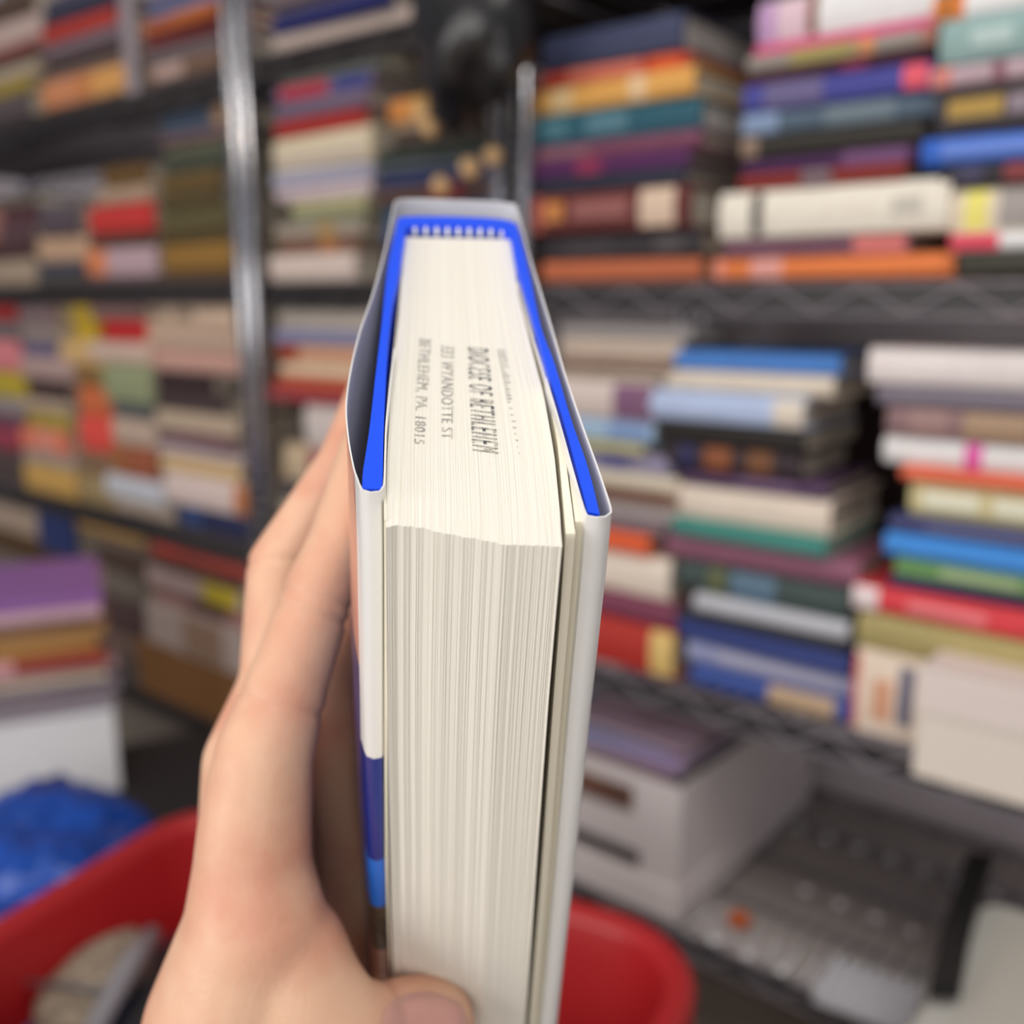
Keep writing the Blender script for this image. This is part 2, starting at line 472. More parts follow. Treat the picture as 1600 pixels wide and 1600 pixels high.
# left rack second tier
stack('the lower stack left of the posts', 'lower left-rack stack beside the posts', 310, -.408, [
 (474, (196,172,148), 216, 372, [(.1,.3,(150,130,112),.4,.8),(.42,.6,(140,120,104),.4,.8)]),
 (518, (184,160,140), 222, 374),
 (548, (190,150,136), 228, 374),
 (584, (52,36,38), 244, 330, (), {'dy': .01}),
 (616, (66,52,54), 240, 350),
 (646, (174,156,134), 250, 372),
 (680, (110,78,88), 250, 368),
 (700, (176,162,160), 250, 378),
 (720, (200,172,124), 260, 380),
 (742, (206,188,180), 268, 392, [(.84,1,(180,110,64))]),
 (792, (38,44,78), 272, 392, [(.1,.35,(50,74,120))])], gain=1.35)
stack('the lower stack with a red book, left rack', 'second stack from the posts, lower left rack', 190, -.408, [
 (470, (130,100,96), 150, 228),
 (500, (180,34,34), 164, 230),
 (534, (196,172,156), 140, 240),
 (568, (140,148,112), 165, 242),
 (628, (76,82,84), 180, 244),
 (650, (180,160,142), 182, 246),
 (694, (150,84,56), 176, 246, [(0,.3,(150,96,50))]),
 (742, (186,190,196), 172, 262),
 (778, (176,160,142), 176, 268)], gain=1.35)
stack('the lower stack below the upright yellow book', 'third stack from the posts, lower left rack', 134, -.408, [
 (536, (200,166,110), 98, 166),
 (572, (130,100,56), 110, 166),
 (604, (196,104,60), 122, 178),
 (650, (226,76,66), 126, 178),
 (704, (128,100,76), 126, 176),
 (740, (150,130,92), 128, 178)], gain=1.35)
stack('the second lower stack from the left', 'fourth stack from the posts, lower left rack', 75, -.408, [
 (476, (130,110,112), 34, 92),
 (510, (150,136,130), 36, 98),
 (536, (110,104,138), 36, 100),
 (558, (176,150,144), 36, 118),
 (594, (66,46,44), 48, 108),
 (624, (176,156,136), 42, 110),
 (644, (170,150,70), 44, 110),
 (672, (220,120,90), 36, 110, [(.3,.8,(226,140,120))]),
 (708, (160,150,140), 40, 118),
 (728, (196,156,84), 44, 122)], gain=1.3)
stack('the leftmost lower stack', 'leftmost stack, lower left rack', 18, -.408, [
 (462, (166,34,32), -40, 30), (502, (110,104,104), -40, 36), (530, (216,130,136), -40, 34), (580, (186,166,50), -40, 36),
 (622, (150,140,140), -40, 36), (650, (110,70,90), -40, 34), (672, (156,60,80), -40, 32), (705, (80,66,64), -40, 36)], gain=1.3)
# narrow rack, second tier
stack('the lower stack behind the fingertips', 'lower stack right of the chrome posts', 500, -.425, [
 (484, (188,178,166), 432, 596), (516, (128,130,160), 432, 596), (540, (196,150,120), 434, 594, [(0,.2,(150,60,40))]),
 (570, (206,186,156), 440, 594), (592, (176,76,50), 436, 594), (612, (150,60,66), 424, 590), (632, (196,186,180), 478, 600),
 (700, (186,166,136), 444, 590, [(.3,.5,(140,50,70))]), (760, (70,66,70), 440, 590), (790, (176,166,150), 440, 590), (830, (90,84,84), 440, 590)], gain=1.3)
# right rack, second tier
stack('the lower stack nearest the held book', 'lower stack directly right of the held book', 960, -.448, [
 (506, (176,172,170), 872, 1082), (528, (196,180,164), 872, 1060), (560, (140,118,104), 876, 1050), (578, (160,146,132), 876, 1040),
 (594, (200,186,178), 872, 1026, [(.62,1,(120,84,112))]),
 (655, (150,176,200), 890, 1024, [(.5,.95,(120,146,186))]), (690, (176,170,120), 890, 1010), (706, (140,134,160), 890, 1050, [(.3,.6,(96,96,140))]),
 (736, (200,190,170), 900, 1060), (762, (110,76,60), 900, 1060), (782, (186,176,172), 900, 1050), (808, (120,104,110), 900, 1040),
 (828, (216,92,50), 900, 1016), (862, (220,206,190), 900, 1044), (926, (116,56,78), 900, 1060), (962, (170,44,34), 890, 1058, [(.8,1,(210,180,110))])], gain=1.3)
stack('the middle lower stack, blue book topmost', 'middle lower-shelf stack below a blue paperback', 1160, -.448, [
 (550, (70,124,196), 1052, 1310), (582, (208,196,178), 1034, 1300), (616, (170,186,216), 1022, 1262, [(.82,1,(210,200,184))]),
 (664, (34,30,26), 1036, 1260), (700, (46,34,40), 1046, 1254, [(.1,.22,(36,36,80)),(.3,.5,(130,74,40)),(.62,.8,(110,70,40))]),
 (742, (78,54,84), 1066, 1290, [(.4,.8,(110,86,116),.3,.8)]),
 (768, (214,200,184), 1040, 1294), (824, (60,130,120), 1052, 1294), (852, (134,84,104), 1036, 1340),
 (892, (58,72,70), 1060, 1330, [(.2,.3,(90,96,60)),(.34,.6,(84,110,130))]),
 (938, (180,182,188), 1090, 1330), (966, (60,62,66), 1070, 1320),
 (990, (44,58,116), 1050, 1330), (1022, (140,146,180), 1070, 1345, [(.2,.9,(160,160,180),.3,.8)]),
 (1056, (50,74,140), 1080, 1370, [(.45,.8,(176,150,120))])], gain=1.3)
stack('the rightmost lower stack', 'rightmost lower-shelf stack', 1480, -.448, [
 (545, (226,210,208), 1358, 1640), (606, (118,112,124), 1368, 1640), (640, (132,104,106), 1384, 1640, [(.15,.4,(150,120,116)),(.5,.9,(160,134,108))]),
 (688, (228,218,216), 1376, 1650, [(.5,.6,(214,84,160))]), (735, (222,104,74), 1408, 1640),
 (757, (200,190,140), 1418, 1650, [(.1,.5,(226,220,196),.25,.75),(.6,.95,(226,220,196),.25,.75)]),
 (814, (58,62,104), 1390, 1640, [(.25,.9,(100,104,140),.35,.7)]),
 (842, (60,136,214), 1383, 1650), (880, (110,160,96), 1395, 1650, [(.3,.8,(170,196,150),.3,.7)]), (916, (46,44,86), 1386, 1640),
 (934, (206,58,66), 1334, 1650, [(0,.14,(226,206,206)),(.3,.7,(226,120,124),.3,.7)]),
 (976, (160,148,96), 1340, 1650), (1040, (216,200,182), 1338, 1560, [(0,.04,(190,80,60)),(.15,.3,(200,150,120),.2,.7),(.34,.45,(96,96,116),.2,.9)])], gain=1.3)
# bottom tier, left rack magazines over the cardboard carton
stack('the pile on the brown carton', 'magazines on the brown cardboard carton', 320, -.654, [
 (838, (116,100,104), 236, 392), (856, (176,70,60), 238, 390, [(0,.3,(200,74,60))]), (886, (84,56,48), 240, 386, [(.4,.8,(96,66,50))]),
 (906, (184,160,156), 236, 384, [(.6,.95,(196,176,40))]), (938, (170,120,116), 236, 384, [(.4,.8,(96,60,56))]),
 (966, (184,168,160), 232, 384, [(.4,.8,(160,130,110))])], gain=1.3, hard=False, y0=.99)

def loose_book(label, P, ang, L, D, H, col, hard=True, decos=(), gain=1.3, group=None, cat='book', tilt=0.0):
    t = make_book(label, group, -L/2, L/2, 0, H, col, y0=0, depth=D, hard=hard, decos=decos, gain=gain)
    t.location = P; t.rotation_euler = (tilt, 0, ang)
    t['category'] = cat
    return t
# upright slim books among the stacks on the left rack
def upright_book(label, px0, px1, ytop, zfl, col, depth=.14, y0=1.0, rz=0.0, gain=1.35):
    a = on_y(px0, 450, y0); b = on_y(px1, 450, y0); zt = on_y((px0+px1)/2, ytop, y0).z
    w = b.x-a.x; h = zt-Z(zfl)
    t = thing('book', label, 'book', ((a.x+b.x)/2, y0, Z(zfl)), rz)
    bm = bmesh.new(); tb = .002
    add_box(bm, -w/2, w/2, 0, tb, 0, h); add_box(bm, -w/2, -w/2+tb, tb, depth, 0, h); add_box(bm, w/2-tb, w/2, tb, depth, 0, h)
    obj('cover', bm, mat('book_cloth', col, rough=.5, gain=gain, noise=.06, nscale=60), t)
    obj('page_block', box_bm(-w/2+tb*1.05, w/2-tb*1.05, tb*1.05, depth-.003, .003, h-.003), PAPER, t)
    return t
upright_book('upright yellow book leaning between lower left-rack stacks', 100, 146, 456, -.10, (206,176,52), y0=1.03)

# added second row of dark books, standing in for shade between the front stacks
def shade_row(where, x0, x1, zfl, ztop, y0, n):
    w = (x1-x0)/n
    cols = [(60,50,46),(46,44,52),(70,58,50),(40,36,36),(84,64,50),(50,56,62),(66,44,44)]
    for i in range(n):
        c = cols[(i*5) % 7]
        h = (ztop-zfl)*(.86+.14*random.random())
        t = thing('book', 'added %s shade book %s, %s in its row' % (cname(c), where, ['leftmost','second','third','fourth','fifth','sixth','seventh','eighth','ninth','last'][i]),
                  'book', (x0+w*(i+.5), y0, Z(zfl)), 0, 'added shade-filling back row %s' % where)
        ww = w*.94; tb = .002
        bm = bmesh.new()
        add_box(bm, -ww/2, ww/2, 0, tb, 0, h); add_box(bm, -ww/2, -ww/2+tb, tb, .12, 0, h); add_box(bm, ww/2-tb, ww/2, tb, .12, 0, h)
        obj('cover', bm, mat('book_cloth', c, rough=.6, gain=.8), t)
        obj('page_block', box_bm(-ww/2+tb*1.05, ww/2-tb*1.05, tb*1.05, .117, .003, h-.003), PAPER, t)
shade_row('behind the eye-level right stacks', -.77, .10, MID, .345, 1.24, 9)
shade_row('behind the lower-shelf right stacks', -.77, -.10, -.448, -.10, 1.26, 9)
shade_row('behind the eye-level post stacks', -1.29, -.85, .028, .32, 1.24, 8)
shade_row('behind the left rack eye-level stacks', -2.3, -1.45, .030, .24, 1.24, 9)
shade_row('behind the lower left-rack stacks', -2.3, -1.45, -.408, -.12, 1.24, 9)

# dark cartons added on the top shelf to block light and darken the backs
for nm, x0, x1, zt, lab in (('a', -.76, -.42, .385, 'added light-blocking dark brown carton on the top shelf above the rainbow-coloured stack'), ('b', -.40, .0, .385, 'added light-blocking dark brown carton on the top shelf at the upper right'),
                            ('c', -1.02, -.84, .355, 'added light-blocking dark brown carton on the top shelf behind the black hanging bag')):
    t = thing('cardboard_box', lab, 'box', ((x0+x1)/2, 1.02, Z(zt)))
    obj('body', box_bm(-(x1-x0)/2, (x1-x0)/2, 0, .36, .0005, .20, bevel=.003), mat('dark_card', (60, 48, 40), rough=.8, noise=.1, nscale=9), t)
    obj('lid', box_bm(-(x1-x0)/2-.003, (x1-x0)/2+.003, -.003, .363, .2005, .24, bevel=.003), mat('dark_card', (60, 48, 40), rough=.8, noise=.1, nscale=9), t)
# grey bookend on the left rack's top shelf
P = on_y(207, 150, 1.0)
o = thing('bookend', 'grey metal bookend standing left of the top-left stack by the posts', 'bookend', (P.x, 1.0, Z(.3455)))
bm = bmesh.new(); add_box(bm, -.021, .021, 0, .004, 0, .30, bevel=.001); add_box(bm, -.021, .021, .004, .11, 0, .003)
obj('plate', bm, mat('grey_steel', (150, 140, 146), rough=.4, gain=1.2), o)

# ------------------------------------------------------------------ black bag hanging from the top shelf (between the stacks)
def blob(name, label, cat, loc, radii, m, seed=0, amp=.25, freq=7, subdiv=4, parent=None, flat=None):
    bm = bmesh.new()
    bmesh.ops.create_icosphere(bm, subdivisions=subdiv, radius=1.0)
    from mathutils import noise as mn
    for v in bm.verts:
        p = v.co.copy()
        k = 1+amp*(mn.noise(p*1.6+Vector((seed, 0, 0)))+.5*abs(mn.noise(p*freq*.6+Vector((0, seed, 0))))+.3*mn.noise(p*freq+Vector((0, 0, seed))))
        v.co = Vector((p.x*radii[0]*k, p.y*radii[1]*k, p.z*radii[2]*k))
        if flat is not None: v.co.z = max(v.co.z, flat)
    o = obj(name, bm, m, parent, smooth=True)
    o.location = loc
    if label: tag(o, label, cat)
    return o
BLK = mat('black_plastic', (18, 17, 19), rough=.38, noise=.2, nscale=12, bump=.6, coat=.3)
P = on_y(752, 80, .92)
bag = thing('plastic_bag', 'black plastic bag hanging from the top shelf above the held book', 'bag', (P.x, .90, Z(.36)))
b_ = blob('bag_body', None, None, (.004, 0, -.012), (.080, .05, .140), BLK, seed=3, amp=.35, freq=8, parent=bag)
bm = bmesh.new()
add_tube(bm, [(-.012, 0, -.02), (-.02, -.004, .02), (-.012, 0, .055), (0, .008, .066), (.012, 0, .055), (.02, -.004, .02), (.012, 0, -.02)], .004, n=8)
obj('bag_handle', bm, BLK, bag, smooth=True)

# added tan balls on cords below the bag, coloured as warm light glints
TAN = mat('painted_glint_tan', (244, 200, 140), rough=.35, coat=.5, gain=1.0)
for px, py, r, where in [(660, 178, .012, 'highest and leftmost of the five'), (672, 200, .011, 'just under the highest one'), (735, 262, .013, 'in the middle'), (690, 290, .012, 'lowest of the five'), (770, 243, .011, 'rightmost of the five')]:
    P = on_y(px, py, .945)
    t = thing('glint_ball', 'added tan ball as warm glint behind the held book, '+where, 'glint stand-in', (P.x, P.y, P.z))
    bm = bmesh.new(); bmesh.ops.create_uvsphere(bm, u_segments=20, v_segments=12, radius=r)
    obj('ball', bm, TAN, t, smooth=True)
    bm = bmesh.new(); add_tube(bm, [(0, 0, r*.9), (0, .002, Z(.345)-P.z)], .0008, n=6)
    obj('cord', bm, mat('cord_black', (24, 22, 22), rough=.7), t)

# ------------------------------------------------------------------ low black bench with the white box, magazines and blue bag
A2 = Vector((-.93, .37, 0)).normalized()
TZ = -.74
tb_ang = math.atan2(A2.y, A2.x)
bench = thing('low_bench', 'low black bench under the red basket, blue bag and white box', 'bench', (-.95, .58, 0), tb_ang)
BB = mat('black_laminate', (44, 44, 48), rough=.45, gain=1.0, noise=.1, nscale=5)
obj('bench_top', box_bm(-.58, .60, -.17, .48, Z(TZ)-.03, Z(TZ), bevel=.004), BB, bench)
for lx in (.54, -.52):
    for ly in (.42, -.12):
        obj('leg', box_bm(lx-.02, lx+.02, ly-.02, ly+.02, 0, Z(TZ)-.031, bevel=.003), BB, bench)

# white box at the left end
fd = Vector((.443, .896, 0)).normalized(); bd = Vector((-.896, .443, 0)).normalized()
C0 = Vector((-1.36, .712, 0))
ctr = C0-fd*.155+bd*.13
wb = thing('white_box', 'plain white carton at the left edge, under the magazine pile', 'box', (ctr.x, ctr.y, Z(TZ)), math.atan2(fd.y, fd.x))
WHT = mat('white_card', (246, 245, 248), rough=.6, noise=.03, nscale=8)
obj('body', box_bm(-.155, .155, -.13, .13, .0005, .135, bevel=.003), WHT, wb)
obj('lid', box_bm(-.158, .158, -.133, .133, .136, .150, bevel=.002), mat('grey_card', (176, 168, 176), rough=.6), wb)
mags = [(.011,(110,96,108)),(.012,(150,140,142)),(.010,(120,104,120)),(.010,(190,176,150)),(.011,(170,140,144)),(.024,(150,66,50)),(.020,(84,66,58)),(.017,(160,120,76)),(.014,(112,84,66)),(.017,(196,160,170)),(.016,(140,96,160))]
zz = Z(TZ)+.151
for i, (h, c) in enumerate(mags):
    k = len(mags)-1-i
    off = random.uniform(-.012, .012)
    dec = ()
    if h > .023 and i < 8: dec = [(0,.35,(150,50,46)),(.4,.6,(206,150,150))]
    if i == 6: dec = [(.5,.95,(176,130,70))]
    loose_book('%s magazine, %s on the white carton pile' % (cname(c), 'topmost' if k == 0 else ORD[k].replace(' from top', ' from the top')),
               (ctr.x+fd.x*off-bd.x*.125, ctr.y+fd.y*off-bd.y*.125, zz), math.atan2(fd.y, fd.x)+random.uniform(-.06, .06), .31, .24, h, c, hard=False, decos=dec, group='magazines piled on the white carton', cat='magazine', gain=1.2)
    zz += h+.0004

# blue bag
P = on_z(80, 1360, -.69)
blue = tag(blob('plastic_bag', 'crumpled blue plastic bag behind the red basket', 'bag', (P.x, P.y, Z(-.685)), (.15, .12, .075),
     mat('blue_plastic', (16, 74, 170), rough=.3, noise=.35, nscale=14, bump=.5, coat=.2), seed=9, amp=.35, freq=9, subdiv=5, flat=-.0535),
     'crumpled blue plastic bag behind the red basket', 'bag')

# brown carton on the left rack's bottom shelf
P = on_y(300, 1100, .99)
crt = thing('cardboard_box', 'brown cardboard carton under the magazines on the bottom left shelf', 'box', (-1.60, .985, Z(-.765)), 0)
KR = mat('kraft_card', (150, 104, 58), rough=.8, gain=1.1, noise=.08, nscale=9)
obj('body', box_bm(-.17, .23, 0, .32, .0005, .102, bevel=.003), KR, crt)
obj('lid_flap', box_bm(-.171, .231, -.001, .155, .103, .1075), KR, crt)
obj('lid_flap', box_bm(-.171, .231, .160, .321, .103, .1075), KR, crt)
obj('packing_tape', box_bm(-.172, .232, .130, .185, .108, .1087), mat('tape', (186, 150, 100), rough=.25), crt)
# books left of it
stack('the bottom-shelf pile under an ochre book', 'bottom-shelf pile under an ochre book', 170, -.765, [
 (800, (206,160,84), 118, 224), (840, (130,116,104), 150, 236), (856, (90,70,60), 150, 230), (890, (120,110,100), 150, 230), (930, (80,60,60), 150, 230), (980, (110,90,80), 150, 230)], gain=1.2, y0=1.05)
stack('the bottom-shelf pile under a navy book', 'bottom-shelf pile under a navy book', 86, -.765, [
 (800, (44,60,116), 62, 114), (866, (84,60,40), 62, 114), (900, (120,110,100), 62, 114)], gain=1.2, y0=1.05)
stack('the leftmost bottom-shelf pile', 'leftmost bottom-shelf pile', 20, -.765, [
 (792, (190,170,150), -50, 58), (832, (90,64,36), -50, 58), (866, (120,110,100), -50, 58)], gain=1.2, y0=1.05)
# ------------------------------------------------------------------ red shopping basket
U2 = Vector((.975, .215, 0)).normalized()
RED = mat('red_plastic', (178, 32, 36), rough=.38, noise=.05, nscale=5)
bk = thing('shopping_basket', 'red plastic shopping basket on the black bench below the held book', 'basket', (-.523, .406, Z(TZ)), math.atan2(U2.y, U2.x))
def rrect(hx, hy, r, z, n=7):
    pts = []
    for cx, cy, a0 in ((hx-r, hy-r, 0), (-hx+r, hy-r, 90), (-hx+r, -hy+r, 180), (hx-r, -hy+r, 270)):
        for i in range(n):
            a = math.radians(a0+90*i/(n-1)); pts.append((cx+r*math.cos(a), cy+r*math.sin(a), z))
    return pts
def ring_skin(bm, rings, closed_bottom=True):
    R = [[bm.verts.new(p) for p in r] for r in rings]
    for A, B in zip(R, R[1:]):
        for k in range(len(A)):
            bm.faces.new((A[k], A[(k+1) % len(A)], B[(k+1) % len(B)], B[k]))
    if closed_bottom:
        bm.faces.new(R[0][::-1]); bm.faces.new(R[-1])
bm = bmesh.new()
HX, HY = .256, .165
rings = [rrect(HX-.045, HY-.04, .05, .002), rrect(HX-.028, HY-.026, .06, .12), rrect(HX-.014, HY-.012, .07, .205), rrect(HX+.004, HY+.004, .08, .212),
         rrect(HX+.006, HY+.006, .08, .252), rrect(HX+.002, HY+.002, .08, .260), rrect(HX-.012, HY-.012, .07, .260), rrect(HX-.016, HY-.016, .066, .250),
         rrect(HX-.018, HY-.018, .066, .225), rrect(HX-.024, HY-.024, .062, .205), rrect(HX-.034, HY-.032, .055, .12), rrect(HX-.050, HY-.045, .045, .006)]
ring_skin(bm, rings)
obj('tub', bm, RED, bk, smooth=False)
for p in bk.children[0].data.polygons: p.use_smooth = len(p.vertices) == 4
# raised rib under the rim
bm = bmesh.new(); add_tube(bm, rrect(HX-.021, HY-.021, .064, .178), .004, n=6, closed=True)
obj('rib', bm, RED, bk, smooth=True)
for sx in (-1, 1):                                   # wire handle folded down outside
    bm = bmesh.new()
    add_tube(bm, [(sx*.02, -HY-.009, .235), (sx*.12, -HY-.014, .215), (sx*.20, -HY-.014, .20), (sx*.215, -HY-.014, .17)], .004, n=8)
    obj('handle', bm, mat('handle_grey', (120, 118, 120), rough=.3, metal=.6), bk, smooth=True)
bang = math.atan2(U2.y, U2.x)
def in_bk(x, y, z): 
    v = Matrix.Rotation(bang, 3, 'Z') @ Vector((x, y, 0))
    return (-.523+v.x, .406+v.y, Z(TZ)+z)
# things in the basket
GREYM = mat('grey_metal', (128, 126, 130), rough=.3, metal=.5)
t = loose_book('black hardback lying flat at the bottom of the red basket', in_bk(-.05, -.10, .0075), bang+.0, .33, .19, .080, (34, 33, 36), gain=1.0)
t = loose_book('charcoal hardback on the black hardback inside the red basket', in_bk(-.055, -.10, .0880), bang+.02, .34, .19, .075, (44, 43, 48), gain=1.0)
t = loose_book('navy paperback on the charcoal hardback inside the red basket', in_bk(-.12, -.11, .1635), bang+.06, .20, .13, .020, (70, 84, 120), hard=False, gain=1.1)
t = thing('woven_pouch', 'beige-grey woven pouch in the left end of the red basket', 'pouch', in_bk(-.195, -.03, .184), bang+.3)
blob('body', None, None, (0, 0, .018), (.034, .062, .018), mat('woven_cloth', (150, 136, 118), rough=.8, noise=.45, nscale=110, bump=.5), seed=5, amp=.15, freq=5, parent=t)
bm = bmesh.new(); add_tube(bm, [(-.04, -.03, .034), (0, -.034, .040), (.04, -.03, .034)], .002, n=6)
obj('zip', bm, GREYM, t, smooth=True)
t = thing('scanner', 'grey-handled tool with black body lying on books in the red basket', 'tool', in_bk(-.150, -.045, .1845), bang+2.0)
bm = bmesh.new(); add_tube(bm, [(-.10, 0, .022), (-.04, 0, .036), (.02, 0, .042), (.065, 0, .038)], [.009, .009, .0095, .008], n=14)
obj('handle', bm, mat('grey_plastic', (146, 144, 148), rough=.45), t, smooth=True)
obj('body', box_bm(-.10, .05, -.062, -.014, .0, .036, bevel=.010), mat('black_shell', (34, 33, 36), rough=.4), t, smooth=True)

# ------------------------------------------------------------------ white file box with magazines on the bottom shelf
BZ = -.7645
fx1 = -.545; fx0 = -.762
fb = thing('file_box', 'open white file box of magazines on the bottom wire shelf', 'box', ((fx0+fx1)/2, 0.995, Z(BZ)), 0)
W2 = (fx1-fx0)/2; FH = .185; FD = .40; tw = .004
WH2 = mat('white_corrugated', (242, 234, 232), rough=.65, noise=.02, nscale=8)
bm = bmesh.new()
outer0 = [(-W2, 0), (W2, 0), (W2, FD), (-W2, FD)]
def fl(pts, k, z): return [(x*k, .02+(y-.02)*1.0 - (k-1)*.25, z) for x, y in pts]
def inset(pts, d):
    (ax, ay), (bx, by), (cx, cy), (dx, dy) = pts
    return [(ax+d, ay+d), (bx-d, by+d), (cx-d, cy-d), (dx+d, dy-d)]
o0 = outer0; o1 = [(-W2*1.05, -.008), (W2*1.05, -.008), (W2*1.05, FD+.01), (-W2*1.05, FD+.01)]
i1 = inset(o1, tw); i0 = inset(o0, tw)
ring_skin(bm, [[(x, y, .001) for x, y in o0], [(x, y, FH) for x, y in o1], [(x, y, FH) for x, y in i1], [(x, y, .006) for x, y in i0]])
obj('body', bm, WH2, fb)
bm = bmesh.new()                                     # deep lid slipped under the box
l0 = [(-W2-.004, -.004), (W2+.004, -.004), (W2+.004, FD+.004), (-W2-.004, FD+.004)]
l1 = [(x*1.012, y-.001) for x, y in l0]
li = inset(l1, .003); lib = inset(l0, .003)
ring_skin(bm, [[(x, y, 0) for x, y in l0], [(x, y, .042) for x, y in l1], [(x, y, .042) for x, y in li], [(x, y, .0009) for x, y in lib]])
obj('lid', bm, WH2, fb)
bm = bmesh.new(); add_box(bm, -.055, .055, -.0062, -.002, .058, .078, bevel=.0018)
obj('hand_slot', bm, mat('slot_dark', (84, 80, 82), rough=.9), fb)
bm = bmesh.new(); add_box(bm, -.07, .045, -.0085, -.0072, .132, .165)
obj('printed_mark', bm, mat('brown_print', (120, 84, 70), rough=.8, noise=.4, nscale=50), fb)
mcs = [(150,130,130),(80,96,110),(150,140,170),(120,150,150),(176,156,176),(60,66,84),(130,110,140),(150,160,176),(96,90,110),(180,160,150),(110,130,150),(70,80,90),(150,120,130)]
zz = Z(BZ)+.0065
for i, c in enumerate(mcs):
    k = len(mcs)-1-i
    h = .0134
    t = loose_book('%s magazine, %s in the white file box' % (cname(c), 'topmost' if k == 0 else ORD[k]), ((fx0+fx1)/2+random.uniform(-.008, .004)-.008, 1.008+random.uniform(0, .01), zz), 0, .188, .275, h, c, hard=False, group='magazines in the white file box', cat='magazine', gain=1.15)
    zz += h+.0004
for i, (c, dx, dy, rz, nm) in enumerate([((120,150,160), -.012, .004, .05, 'pale teal'), ((170,150,186), .006, -.002, -.06, 'lilac'), ((96,120,150), -.02, .01, .09, 'steel blue'), ((186,160,176), .004, .016, -.03, 'pink-grey')]):
    loose_book('%s magazine heaped above the rim of the white file box, layer %s' % (nm, ['lowest', 'second', 'third', 'uppermost'][i]), ((fx0+fx1)/2+dx, 1.010+dy, Z(BZ)+.1862+.0075*i), rz, .19, .25, .007, c, hard=False, group='magazines in the white file box', cat='magazine', gain=1.2)
t = loose_book('dark teal folder lying behind the magazines in the white file box', (-.655, 1.30, Z(BZ)+.0065), 0, .17, .08, .205, (30, 62, 66), hard=True, gain=1.0, cat='folder')

# ------------------------------------------------------------------ bottom right: grey bin with black strap, white ribbed tray, orange cap
gb = thing('storage_bin', 'light grey plastic bin standing on the floor at the lower right corner', 'bin', (-.025, .775, 0))
bm = bmesh.new()
ring_skin(bm, [rrect(.135, .150, .02, .0005), rrect(.155, .170, .022, .415), rrect(.165, .180, .022, .417), rrect(.165, .180, .022, .434), rrect(.160, .175, .02, .438)])
obj('body', bm, mat('pale_grey_plastic', (196, 194, 186), rough=.5), gb)
bm = bmesh.new(); add_box(bm, -.135, .135, -.150, .150, .4382, .441, bevel=.001)
obj('lid_panel', bm, mat('pale_grey_lid', (190, 186, 176), rough=.55), gb)

def slab_path(pts, w, th):
    """flat strap following points (list of (p, side vector))"""
    bm = bmesh.new(); R = []
    for i, (p, s) in enumerate(pts):
        p = Vector(p); s = Vector(s).normalized()
        t_ = (Vector(pts[min(i+1, len(pts)-1)][0])-Vector(pts[max(i-1, 0)][0])).normalized()
        nrm = t_.cross(s).normalized()
        R.append([bm.verts.new(p+s*(a*w/2)+nrm*(b*th/2)) for a, b in ((-1, -1), (1, -1), (1, 1), (-1, 1))])
    for A, B in zip(R, R[1:]):
        for k in range(4): bm.faces.new((A[k], A[(k+1) % 4], B[(k+1) % 4], B[k]))
    bm.faces.new(R[0][::-1]); bm.faces.new(R[-1])
    bmesh.ops.recalc_face_normals(bm, faces=bm.faces)
    return bm
sp = [on_z(px, py, -.545) for px, py in ((1476, 1548), (1492, 1470), (1512, 1400), (1532, 1342))]
bm = slab_path([(p-Vector(gb.location), RT) for p in sp], .026, .014)
obj('carry_handle', bm, mat('black_rubber', (14, 13, 15), rough=.5), gb)
tr = on_z(1355, 1560, BZ)
wt = thing('wire_tray', 'white slatted tray on the bottom wire shelf left of the grey bin', 'tray', (tr.x, tr.y, Z(BZ)), .1)
bm = bmesh.new()
add_box(bm, -.05, .05, -.04, .04, .0005, .004)
obj('base', bm, mat('white_plastic', (226, 226, 232), rough=.35), wt)
for k in range(7):
    x = -.045+k*.015
    obj('slat', box_bm(x-.0035, x+.0035, -.04, .04, .0042, .014, bevel=.001), mat('white_plastic', (226, 226, 232), rough=.35), wt)
# pale caps added along the bottom shelf in place of lamp glints
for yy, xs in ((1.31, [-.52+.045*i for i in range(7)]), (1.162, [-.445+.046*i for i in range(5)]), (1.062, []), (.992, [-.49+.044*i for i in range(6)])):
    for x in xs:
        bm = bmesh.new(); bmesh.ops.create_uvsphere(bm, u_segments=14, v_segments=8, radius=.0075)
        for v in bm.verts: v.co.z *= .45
        o = obj('glint_cap', bm, mat('painted_glint_pale', (250, 250, 254), rough=.25), SHELF_BOTTOM, smooth=True)
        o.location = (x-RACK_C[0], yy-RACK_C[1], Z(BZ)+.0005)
oc = on_z(1155, 1442, BZ)
bm = bmesh.new(); bmesh.ops.create_cone(bm, cap_ends=True, segments=24, radius1=.014, radius2=.013, depth=.010)
bmesh.ops.bevel(bm, geom=[e for e in bm.edges if e.calc_face_angle(0) > 1], offset=.0015, segments=2, affect='EDGES')
o = obj('bottle_cap', bm, mat('orange_plastic', (214, 104, 40), rough=.4), smooth=False); o.location = (oc.x, oc.y, Z(BZ)+.0055)
tag(o, 'small orange cap on the wire shelf right of the white file box', 'cap')

